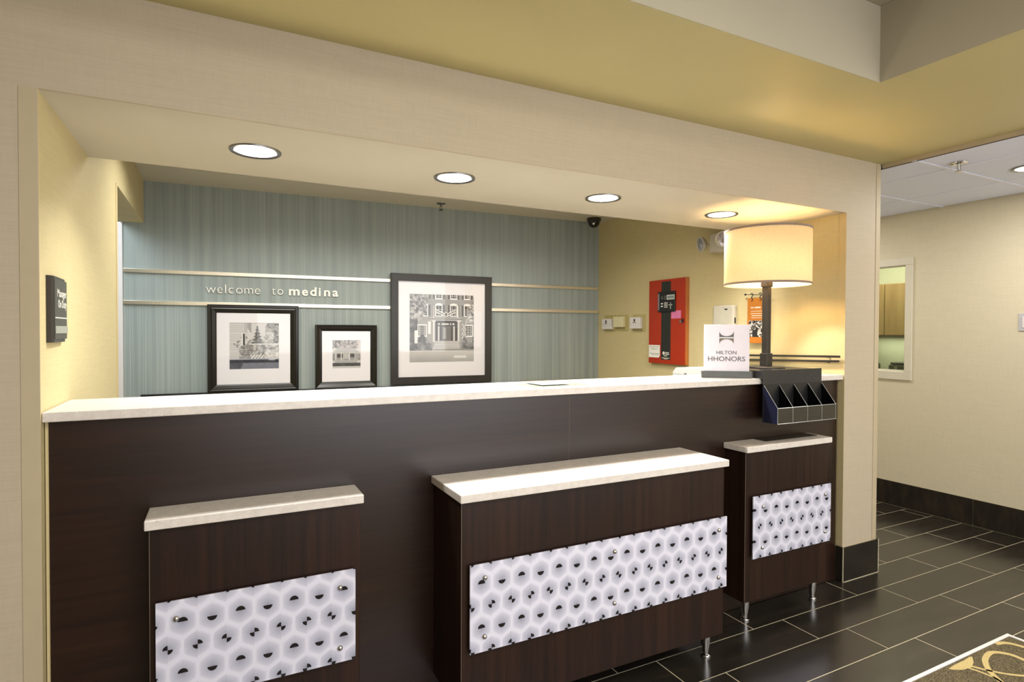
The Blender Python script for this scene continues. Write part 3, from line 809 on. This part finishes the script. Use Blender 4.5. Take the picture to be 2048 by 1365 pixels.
def photo_inn(U, V):
    brick = .56 + .05 * fbm(U, V, 60, 3)
    L = brick + 0 * U
    def win(a, b, c, d, nx=4, ny=5, sh=True):
        nonlocal L
        L = np.where(R_(U, V, a - .012, b + .012, c - .012, d + .015), .90, L)
        gx, gy = np.mod((U - a) / (b - a) * nx, 1), np.mod((V - c) / (d - c) * ny, 1)
        L = np.where(R_(U, V, a, b, c, d), np.where((gx < .18) | (gy < .16), .82, .26), L)
        if sh:
            for q0, q1 in ((a - .045, a - .014), (b + .014, b + .045)): L = np.where(R_(U, V, q0, q1, c - .005, d + .01), .34, L)
    for a, b in ((.18, .27), (.40, .49), (.63, .72), (.85, .93)):
        win(a, b, -.05, .055, 4, 3); win(a, b, .16, .31, 4, 5)
        L = np.where(((U - (a + b) / 2) ** 2 / .0034 + (V - .155) ** 2 / .0006 < 1) & (V < .155), .92, L)
    win(.13, .25, .455, .61, 5, 6, False); win(.86, .97, .455, .61, 5, 6, False)
    # portico
    L = np.where(R_(U, V, .31, .81, .34, .385), .70, L); L = np.where(R_(U, V, .30, .82, .355, .368), .40, L)
    L = np.where(R_(U, V, .37, .77, .385, .68), .28, L)
    for a, b in ((.43, .46), (.49, .60), (.62, .64), (.66, .69)): L = np.where(R_(U, V, a, b, .425, .45), .80, L)
    for a in (.43, .67): L = np.where(R_(U, V, a, a + .025, .47, .68), .78, L)
    L = np.where(R_(U, V, .485, .63, .47, .68), .42, L); L = np.where(R_(U, V, .51, .555, .49, .66), .62, L)
    for a in (.355, .74): L = np.where(R_(U, V, a, a + .035, .385, .70), .82 - .2 * (np.abs(U - a - .03) < .006), L); L = np.where(R_(U, V, a - .012, a + .047, .385, .402), .86, L)
    # bunting
    for s0 in (-1, 1):
        q = (U - .555) * s0
        L = np.where((q > .02) & (q < .15) & (np.abs(V - (.31 - q * .45)) < .022), np.where(np.abs(V - (.31 - q * .45)) < .008, .3, .9), L)
    rr = (U - .555) ** 2 + (V - .295) ** 2
    L = np.where(rr < .0011, .85, L); L = np.where(rr < .0005, .45, L)
    L = np.where(R_(U, V, .36, .375, .16, .34) | R_(U, V, .735, .75, .16, .34), .85, L)
    # steps
    st = (V > .68) & (V < .81) & (U > .39 - (V - .68) * .3) & (U < .75 + (V - .68) * .25)
    L = np.where(st, np.where(np.mod((V - .68) / .021, 1) < .3, .42, .78), L)
    # flags
    L = np.where((np.abs(U - .30 - (V - .45) * .0) < .022) & (V > .40) & (V < .58), .85, L)
    fl_ = (np.abs(U - .84) < .03) & (V > .44) & (V < .66)
    L = np.where(fl_, np.where(np.mod(U * 40 + V * 14, 1) > .5, .9, .35), L)
    # trees and shrubs
    t1 = (U < .30 - (V) * .25 + .10 * (fbm(U, V, 9, 40) - .5)) & (V < .38)
    L = np.where(t1, .12 + .85 * fbm(U, V, 34, 21), L)
    t2 = (U > .93 - .28 * (V - .2) + .1 * (fbm(U, V, 9, 41) - .5)) & (V < .42) & (V > .0)
    L = np.where(t2 & (U > .84), .2 + .85 * fbm(U, V, 34, 22), L)
    b1 = (U < .34) & (V > .60 + .12 * np.sin(U * 11 + 1) ** 2) & (V < .83)
    L = np.where(b1, .10 + .62 * fbm(U, V, 26, 23), L)
    L = np.where((U < .12) & (V > .37) & (V < .83), .10 + .5 * fbm(U, V, 18, 24), L)
    L = np.where((np.abs(U - .10) < .022) & (V > .53) & (V < .72), .86, L)
    b2 = (U > .80) & (V > .62 + .10 * np.cos(U * 24) ** 2) & (V < .80)
    L = np.where(b2, .14 + .62 * fbm(U, V, 26, 25), L)
    L = np.where(V > .83, .72 - .9 * np.clip(V - .88, 0, 1) + .04 * fbm(U, V, 6, 2), L)
    L = np.where(R_(U, V, .68, .88, .905, .94), .84, L)
    L = np.where((V > .8) & (V < .83) & (U > .37), .55, L)
    return tone(L * 1.02)
# profiles: (distance from outer edge, depth)
wide = [(0, .018), (.006, .026), (.018, .026), (.024, .022), (.030, .024), (.040, .020), (.050, .016), (.058, .011)]
scoop = [(0, .026), (.004, .028), (.012, .026), (.030, .016), (.048, .012)]
flat = [(0, .024), (.002, .026), (.056, .026), (.058, .024), (.058, .010)]
frame('picture_frame', 'medium black moulded frame with a photograph of a clapboard house, leftmost on the wall', .384, .989, .977, 1.607, .060, wide, M['black_frame'], (.524, .852, 1.144, 1.478), photo_barn, (100, 100))
frame('picture_frame', 'smallest black frame, holding a tiny photograph of a low roofed building', 1.108, 1.568, .984, 1.470, .052, scoop, M['black_frame'], (1.234, 1.444, 1.135, 1.351), photo_diner, (70, 70))
frame('picture_frame', 'largest flat black frame with a photograph of a porticoed brick building', 1.680, 2.540, .994, 1.886, .059, flat, M['flat_frame'], (1.832, 2.383, 1.170, 1.725), photo_inn, (160, 160))

# ------------------------------------------------------------------ left wall sign
s = thing('wall_sign', 'dark plaque reading Manager On Duty on the left wall', 'sign', (xL, 2.143, 1.383), PI / 2)
# local X = world +y, front = -Y = towards +x
MB().prism([(0, 0), (.182, 0), (.182, -.004), (.178, -.011), (.022, -.015), (.005, -.011), (0, -.005)], 0, .200, None).build('bezel', M['sign_bezel'], s)
box('face_plate', M['sign_face'], .026, .176, -.0165, -.012, .010, .192, s, .0005)
box('divider_line', M['ink'], .027, .175, -.0172, -.0165, .0735, .0768, s)
box('name_insert', M['sign_insert'], .026, .179, -.0185, -.0165, .027, .050, s, .0005)
mb = MB(); mb.add(text_mesh('Manager', .113, .034, .002, .0006), Matrix.Translation((.055, -.0165, .140))); mb.add(text_mesh('On Duty', .104, .034, .002, .0006), Matrix.Translation((.064, -.0165, .107)))
mb.build('lettering', M['ink'], s)

# ------------------------------------------------------------------ right wall things (local X = -world y, local Y = +world x)
def RW(name, label, cat, y, z, group=None): return thing(name, label, cat, (xR, y, z), -PI / 2, group)
# alarm cabinet
s = RW('alarm_panel', 'tall red fire alarm control cabinet with black keypad on the office wall', 'alarm panel', 3.714, 1.172)
MB().box(0, .421, -.026, 0, 0, .668, .002).build('cabinet', M['red_edge'], s)
dr = MB().box(.001, .412, -.030, -.0262, .001, .667, .001).build('door', M['red'], s)
box('black_strip', M['black_label'], .149, .256, -.0306, -.030, .033, .650, s)
kp = MB().box(.119, .312, -.042, -.0305, .411, .571, .003).build('keypad_unit', M['black'], s)
box('side_rib', M['printer_grey'], .124, .138, -.0432, -.042, .425, .555, kp)
lc = box('display_bezel', M['ink'], .224, .309, -.0428, -.042, .506, .542, kp)
box('display', M['lcd'], .230, .305, -.0436, -.0428, .512, .536, kp)
for i in range(3):
    for j in range(4):
        box('key', M['ink'], .196 + i * .014, .205 + i * .014, -.044, -.042, .444 + j * .0115, .4505 + j * .0115, kp)
for dx, dz in ((0, 0), (-.014, 0), (.014, 0), (0, .014), (0, -.014), (0, -.026)):
    box('key', M['ink'], .262 + dx, .271 + dx, -.044, -.042, .460 + dz, .467 + dz, kp)
for dz in (0, .021): box('key', M['ink'], .158, .180, -.044, -.042, .450 + dz, .460 + dz, kp)
for a, b_, c in ((.160, .174, .528), (.160, .184, .516), (.195, .212, .532), (.195, .212, .521), (.195, .212, .510)):
    box('status_light', M['ink_line'], a, b_, -.0428, -.042, c, c + .004, kp)
mb = MB(); mb.lathe([(0, 0), (.013, 0), (.013, .0006), (0, .0006)], 24, AX((.180, -.0306, .085), (0, -1, 0)))
mb.box(.198, .238, -.0311, -.0306, .086, .093); mb.box(.198, .243, -.0311, -.0306, .074, .081); mb.box(.180, .222, -.0311, -.0306, .061, .067)
mb.box(.157, .248, -.0311, -.0306, .045, .049); mb.box(.18, .225, -.0311, -.0306, .038, .042)
mb.build('printed_logo', M['ink'], s)
lk = MB().lathe([(0, 0), (.009, 0), (.009, .006), (0, .006)], 16, AX((.364, -.030, .331), (0, -1, 0))).build('lock', M['chrome'], s)
MB().box(.358, .398, -.040, -.036, .325, .335, .001).build('key_tab', M['chrome'], lk)
MB().box(.386, .400, -.044, -.034, .326, .352, .002).build('key_bow', M['black'], lk)
s = RW('sticky_note', 'pink paper note stuck on the red alarm cabinet', 'note', 3.45, 1.529)
MB().box(0, .105, -.0318, -.0308, 0, .061).build('paper', M['pink'], s)
mb = MB()
for i in range(3): mb.box(.022, .085 - .01 * i, -.0321, -.0318, .014 + i * .015, .0155 + i * .015)
mb.build('handwriting', plain('faded_ink', 'b0618c', .7), s)
s = RW('instruction_label', 'white notice stuck low on the red alarm cabinet', 'label', 3.71, 1.219)
MB().prism([(0, 0), (.118, 0), (.132, .014), (.132, .100), (0, .100)], 0, .0008, Matrix(((1, 0, 0, 0), (0, 0, -1, -.0308), (0, 1, 0, 0), (0, 0, 0, 1)))).build('paper', M['paper'], s)
mb = MB()
for z, a, b_ in ((.083, .01, .12), (.066, .03, .1), (.030, .01, .122), (.020, .03, .122)): mb.box(a, b_, -.0322, -.0316, z, z + .004)
mb.build('printed_lines', M['ink_line'], s)

def device(label, y, plate, bx, mat, logo):
    s = RW('wall_control', label, 'wall control', y, plate[0], 'small wall controls beside the alarm cabinet')
    MB().box(0, plate[2], -.004, 0, 0, plate[1] - plate[0], .001).build('back_plate', M['tan_plate'], s)
    MB().box(bx[0], bx[1], -.034, -.004, bx[2] - plate[0], bx[3] - plate[0], .003).build('cover', mat, s)
    if logo:
        c = (bx[0] + bx[1]) / 2 - .005; z = bx[3] - plate[0]
        mb = MB(); mb.box(c - .009, c + .009, -.0348, -.034, z - .036, z - .014); mb.box(c - .02, c + .02, -.0348, -.034, z - .046, z - .041)
        mb.build('logo_print', M['ink_black'], s)
        for q in (bx[0] + .012, bx[1] - .012):
            MB().lathe([(0, 0), (.003, 0), (.003, .002), (0, .002)], 10, AX((q, -.034, z - .055), (0, -1, 0))).build('cover_screw', M['nickel'], s)
    else:
        box('cover_edge', M['ivory_plastic'], bx[1] - .03, bx[1] - .028, -.0346, -.034, bx[2] - plate[0] + .004, bx[3] - plate[0] - .004, s)
device('white wall control with black mark, nearest the teal wall corner', 4.349, (1.428, 1.575, .158), (-.012, .125, 1.448, 1.542), M['white_plastic'], True)
device('blank ivory wall control between two white ones', 4.178, (1.432, 1.573, .158), (-.014, .125, 1.466, 1.558), M['ivory_plastic'], False)
device('white wall control with black mark, closest to the red alarm cabinet', 3.952, (1.430, 1.572, .162), (-.006, .130, 1.452, 1.548), M['white_plastic'], True)

# intercom
s = RW('intercom', 'off-white wall speaker unit just above the white acrylic sign', 'intercom', 3.020, 1.435)
MB().box(0, .186, -.040, 0, 0, .177, .010).build('housing', M['offwhite'], s)
MB().lathe([(0, 0), (.052, 0), (.054, .0015), (0, .002)], 32, AX((.075, -.0395, .105), (0, -1, 0))).build('speaker_area', plain('greyed_offwhite', 'b9b5a4', .5), s)
mb = MB()
for i in range(5):
    for j in range(2): mb.lathe([(0, 0), (.004, 0), (.004, .0015), (0, .0015)], 8, AX((.028 + i * .026, -.040, .022 + j * .018), (0, -1, 0)))
mb.build('speaker_holes', M['ink_line'], s)['kind'] = 'stuff'
mb = MB(); mb.box(.108, .134, -.041, -.0402, .143, .152); mb.build('logo_print', M['ink_black'], s)
mb = MB(); mb.box(.1855, .1875, -.030, -.018, .05, .09); mb.build('side_jack', M['ink_black'], s)

# emergency light
s = RW('emergency_light', 'grey emergency light with two lamp heads high on the office wall', 'emergency light', 3.008, 1.984)
MB().box(0, .215, -.090, 0, 0, .128, .005).build('housing', M['offwhite'], s)
def head(c, d):
    A = AX(c, d)
    h = MB().lathe([(0, -.040), (.016, -.038), (.035, -.026), (.050, -.008), (.055, .004), (.055, .010), (.048, .011), (.046, .006)], 32, A).build('lamp_head', M['offwhite'], s)
    MB().lathe([(.047, .006), (.030, .010), (0, .012)], 28, A).build('lens', plain('ribbed_clear_lens', 'a9a6ae', .12, .5, var=.35, scale=60), h)
    return h
head((-.055, -.110, .065), (-.30, -.92, -.14))
h2 = head((.170, -.130, .070), (.55, -.80, -.1))
MB().tube([(.0, -.05, .055), (-.028, -.085, .060)], .006).build('swivel', M['offwhite'], s)
MB().tube([(.17, -.088, .02), (.17, -.10, .045)], .008).build('swivel', M['offwhite'], s)

# hanging flyer
s = RW('flyer_hanger', 'thin black rod with two S hooks holding the orange flyer', 'hanger', 2.738, 1.675)
MB().tube([(0, -.034, 0), (.1, -.034, -.006), (.20, -.034, -.02)], .0022).lathe([(0, 0), (.006, .002), (.007, .007), (.004, .012), (0, .013)], 12, AX((.004, -.034, 0), (-1, 0, 0))).build('rod', M['black'], s)
for xx in (.050, .117):
    zz = -.003 - .0 * xx
    pts = [(xx - .006, -.034, zz + .002)]
    pts = [(xx + .009 * math.cos(a), -.034, zz - .001 + .009 * math.sin(a)) for a in np.linspace(PI * .95, -PI * .35, 9)]
    pts += [(xx - .004, -.034, zz - .022)] + [(xx - .000 + .008 * math.cos(a), -.034, zz - .032 + .009 * math.sin(a)) for a in np.linspace(PI * .6, -PI * .65, 8)]
    MB().tube(pts, .0028, 6).build('hook', M['black'], s)
s = RW('flyer', 'orange flyer with a black and white photo hanging left of the lamp pole', 'flyer', 2.722, 1.353)
MB().box(0, .152, -.0335, -.0325, 0, .297).build('sheet', M['orange'], s)
def fly(U, V):
    L = np.where(fbm(U, V, 14, 77) > .5, .72, .14) + .2 * (fbm(U, V, 30, 78) - .5)
    L = np.where((U > .2) & (U < .5) & (V > .55), .16, L)
    return tone(L)
print_mesh('photo_print', s, .014, .150, .040, .148, -.0340, 44, 36, fly)
mb = MB(); mb.add(text_mesh('new', .030, .022, -.005, .0004), Matrix.Translation((.026, -.0335, .228)));
mb.add(text_mesh('news', .043, .022, .02, .0004), Matrix.Translation((.062, -.0335, .228)))
for z, a, b_, h_ in ((.208, .028, .122, .0022), (.192, .028, .126, .0030), (.178, .034, .118, .0036), (.165, .032, .124, .0022)): mb.box(a, b_, -.0339, -.0335, z, z + h_)
mb.build('printed_lines', M['ink'], s)

# dark rails on the right wall
for z0, lb in ((1.277, 'upper dark metal wall rail behind the lamp'), (1.246, 'lower dark metal wall rail behind the lamp')):
    s = RW('dark_rail', lb, 'rail', 2.76, z0 - .007, 'dark rails on the wall behind the lamp')
    dz = .017 if z0 > 1.26 else .021
    Lr = .679 if z0 > 1.26 else .673
    b = MB(); b.prism([(0, -.007), (Lr, dz - .007), (Lr, dz + .006), (0, .006)], 0, .009, Matrix(((1, 0, 0, 0), (0, 0, -1, -.021), (0, 1, 0, 0), (0, 0, 0, 1))), .001).build('bar', M['bronze'], s)
    for xx in (.30, .60): MB().tube([(xx, -.022, .01), (xx, 0, .01)], .004, 8).build('bracket', M['nickel'], s)

# ------------------------------------------------------------------ on the counter
zc = 1.1843
# brochure rack
k = thing('brochure_rack', 'black acrylic brochure rack with four clear pockets hooked over the counter edge', 'rack', (2.485, 2.056, zc))
Wd = .457
box('riser_box', M['black_acrylic'], 0, Wd, .0, .33, 0, .040, k, .001)
box('back_panel', M['black_acrylic'], 0, Wd, -.006, .0, -.222, .044, k, .0008)
def side(name, x, mat, th=.004):
    return MB().prism([(-.006, -.222), (-.090, -.222), (-.090, -.142), (-.006, -.034)], x, x + th,
              Matrix(((0, 0, 1, 0), (1, 0, 0, 0), (0, 1, 0, 0), (0, 0, 0, 1)))).build(name, mat, k)
pitch = (Wd - .004) / 4
side('side_panel', 0, M['navy_acrylic'])
for i in range(1, 4): side('divider', pitch * i, M['smoke'], .003)
side('side_panel', Wd - .004, M['smoke'])
for i in range(5):
    x = pitch * i + .0015
    MB().tube([(x, -.0905, -.222), (x, -.0905, -.142), (x, -.008, -.034)], .0014, 6).build('polished_edge', M['edge'], k)
box('pocket_front', M['clear'], .002, Wd - .002, -.094, -.091, -.222, -.142, k)
MB().tube([(0, -.093, -.142), (Wd, -.093, -.142)], .0015, 6).tube([(0, -.093, -.221), (Wd, -.093, -.221)], .0018, 6).build('front_edge', M['edge'], k)
box('pocket_bottom', M['clear'], .002, Wd - .002, -.091, -.006, -.222, -.219, k)
box('pocket_liner', M['black'], .004, Wd - .004, -.008, -.0065, -.215, -.03, k)

# white acrylic sign
ang = math.atan2(-.147, .209)
k = thing('tabletop_sign', 'white acrylic sign reading HILTON HHONORS on a slate base on the countertop', 'sign', (2.253, 2.241, zc), ang)
MB().box(0, .249, 0, .032, 0, .035, .0015).build('base', M['grey_base'], k)
MB().box(.010, .238, .013, .019, .035, .278, .001).build('plate', plain('frosted_white_acrylic', 'cfc6cc', .35, var=.02), k)
# emblem: two facing arches
cx, cz_, hw, hh = .123, .209, .036, .0335
def arch(sgn):
    pts = [(-hw, .003 * 1), (hw, .003), (hw, hh)]
    n = 16
    for i in range(1, n):
        a = PI * i / n
        pts.append((hw * .985 * math.cos(a), hh - (hh - .008) * math.sin(a)))
    pts.append((-hw, hh))
    return [(x, z * sgn) for x, z in pts]
mb = MB(); mb.prism(arch(1), 0, .0008, Matrix(((1, 0, 0, cx), (0, 0, -1, .013), (0, 1, 0, cz_ + .001), (0, 0, 0, 1)))).build('emblem_upper', M['ink_dark'], k)
mb = MB(); mb.prism(arch(-1), 0, .0008, Matrix(((1, 0, 0, cx), (0, 0, -1, .013), (0, 1, 0, cz_ + .001), (0, 0, 0, 1)))).build('emblem_lower', plain('bronze_ink', '635a44', .4), k)
text('lettering_hilton', M['ink_dark'], k, .073, .124, .013, 'HILTON', .100, .0262, .002, .0008).name = 'lettering'
text('lettering_honors', M['ink_dark'], k, .031, .088, .013, 'HHONORS', .186, .0345, .004, .0008).name = 'lettering'

# glass sheet and leaflet
tag(MB().prism([(1.165, 2.345), (1.187, 2.130), (1.497, 2.140), (1.474, 2.345)], zc, zc + .004, None, .0006).build('glass_sheet', glass('thin_glass_sheet', 'ecefec', f0=.15, rough=.05)), 'clear glass sheet lying on the middle of the tall countertop', 'sheet')
tag(MB().prism([(1.25, 2.33), (1.255, 2.18), (1.40, 2.185), (1.395, 2.33)], zc + .0042, zc + .005).build('leaflet', plain('grey_paper', 'c6c9c2', .6)), 'pale leaflet lying on the glass sheet on the countertop', 'leaflet')

# table lamp
lx, ly, lz = 2.733, 2.24, zc + .0402
k = thing('table_lamp', 'table lamp with large cream drum shade on a square bronze pole', 'lamp', (lx, ly, lz))
MB().lathe([(0, 0), (.10, 0), (.10, .006), (.096, .009), (0, .010)], 48).build('base', M['bronze'], k)
box('lower_collar', M['bronze'], -.0235, .0235, -.0235, .0235, .010, .082, k, .002)
box('pole', M['bronze'], -.017, .017, -.017, .017, .08, .468, k, .002)
box('upper_collar', M['bronze'], -.022, .022, -.022, .022, .452, .480, k, .002)
r, zb, zt = .226, .462, .768
MB().lathe([(r, zb), (r, zt)], 64).build('shade', M['shade'], k)
MB().lathe([(r - .0015, zb - .001), (r + .0022, zb - .001), (r + .0022, zb + .010), (r + .0005, zb + .010)], 64).build('lower_tape', M['trim_tape'], k)
MB().lathe([(r - .0015, zt + .001), (r + .0022, zt + .001), (r + .0022, zt - .010), (r + .0005, zt - .010)], 64).build('upper_tape', M['trim_tape'], k)
MB().tube([(0, 0, .48), (0, 0, .52)], .008).build('socket', M['bronze'], k)
mb = MB()
for a in (0, 2 * PI / 3, 4 * PI / 3): mb.tube([(.012 * math.cos(a + 2), .012 * math.sin(a + 2), .745), ((r - .002) * math.cos(a + 2), (r - .002) * math.sin(a + 2), .76)], .0022, 6)
mb.tube([(.02, 0, .50), (.045, 0, .58), (.03, 0, .70), (0, 0, .745)], .002, 6); mb.tube([(-.02, 0, .50), (-.045, 0, .58), (-.03, 0, .70), (0, 0, .745)], .002, 6)
mb.build('harp', M['nickel'], k)
MB().lathe([(0, .515), (.012, .518), (.016, .54), (.028, .575), (.031, .60), (.024, .625), (0, .636)], 24).build('bulb', M['bulb'], k)


# printer behind the counter on a work desk
k = thing('work_desk', 'dark work desk hidden behind the counter, carrying the printer', 'desk', (2.45, 2.50, 0))
box('desktop', M['espresso_h'], 0, .715, 0, .60, .73, .76, k, .002)
for a, b_ in ((.03, .05), (.65, .05), (.03, .51), (.65, .51)): box('leg', M['black'], a, a + .04, b_, b_ + .04, 0, .73, k, .002)
k = thing('printer', 'white office printer behind the counter, left of the white acrylic sign', 'printer', (2.676, 2.60, .7603))
MB().box(0, .40, 0, .33, 0, .385, .010).build('housing', M['printer'], k)
MB().prism([(0, .385), (0, .41), (.05, .437), (.30, .43), (.33, .40), (.33, .385)], .004, .40, Matrix(((0, 0, 1, 0), (1, 0, 0, 0), (0, 1, 0, 0), (0, 0, 0, 1))), .003).build('scanner_lid', M['printer'], k)
MB().prism([(.02, .378), (.035, .398), (.07, .414), (.39, .414), (.39, .378)], 0, .012, Matrix(((1, 0, 0, 0), (0, 0, -1, .003), (0, 1, 0, 0), (0, 0, 0, 1)))).build('control_panel', M['printer_grey'], k)
MB().tube([(-.001, .20, .395), (.0, .215, .395)], .003, 6).build('side_latch', M['ink_black'], k)

# light switch on the corridor wall
s = thing('light_switch', 'white light switch plate at the right edge of the corridor wall', 'switch', (xRW, 1.993, 1.44), -PI / 2)
MB().box(0, .115, -.007, 0, 0, .122, .002).build('plate', plain('grey_white_plate', 'b9b8bb', .4), s)
MB().box(.022, .093, -.011, -.007, .022, .100, .002).build('rocker', M['white_plastic'], s)
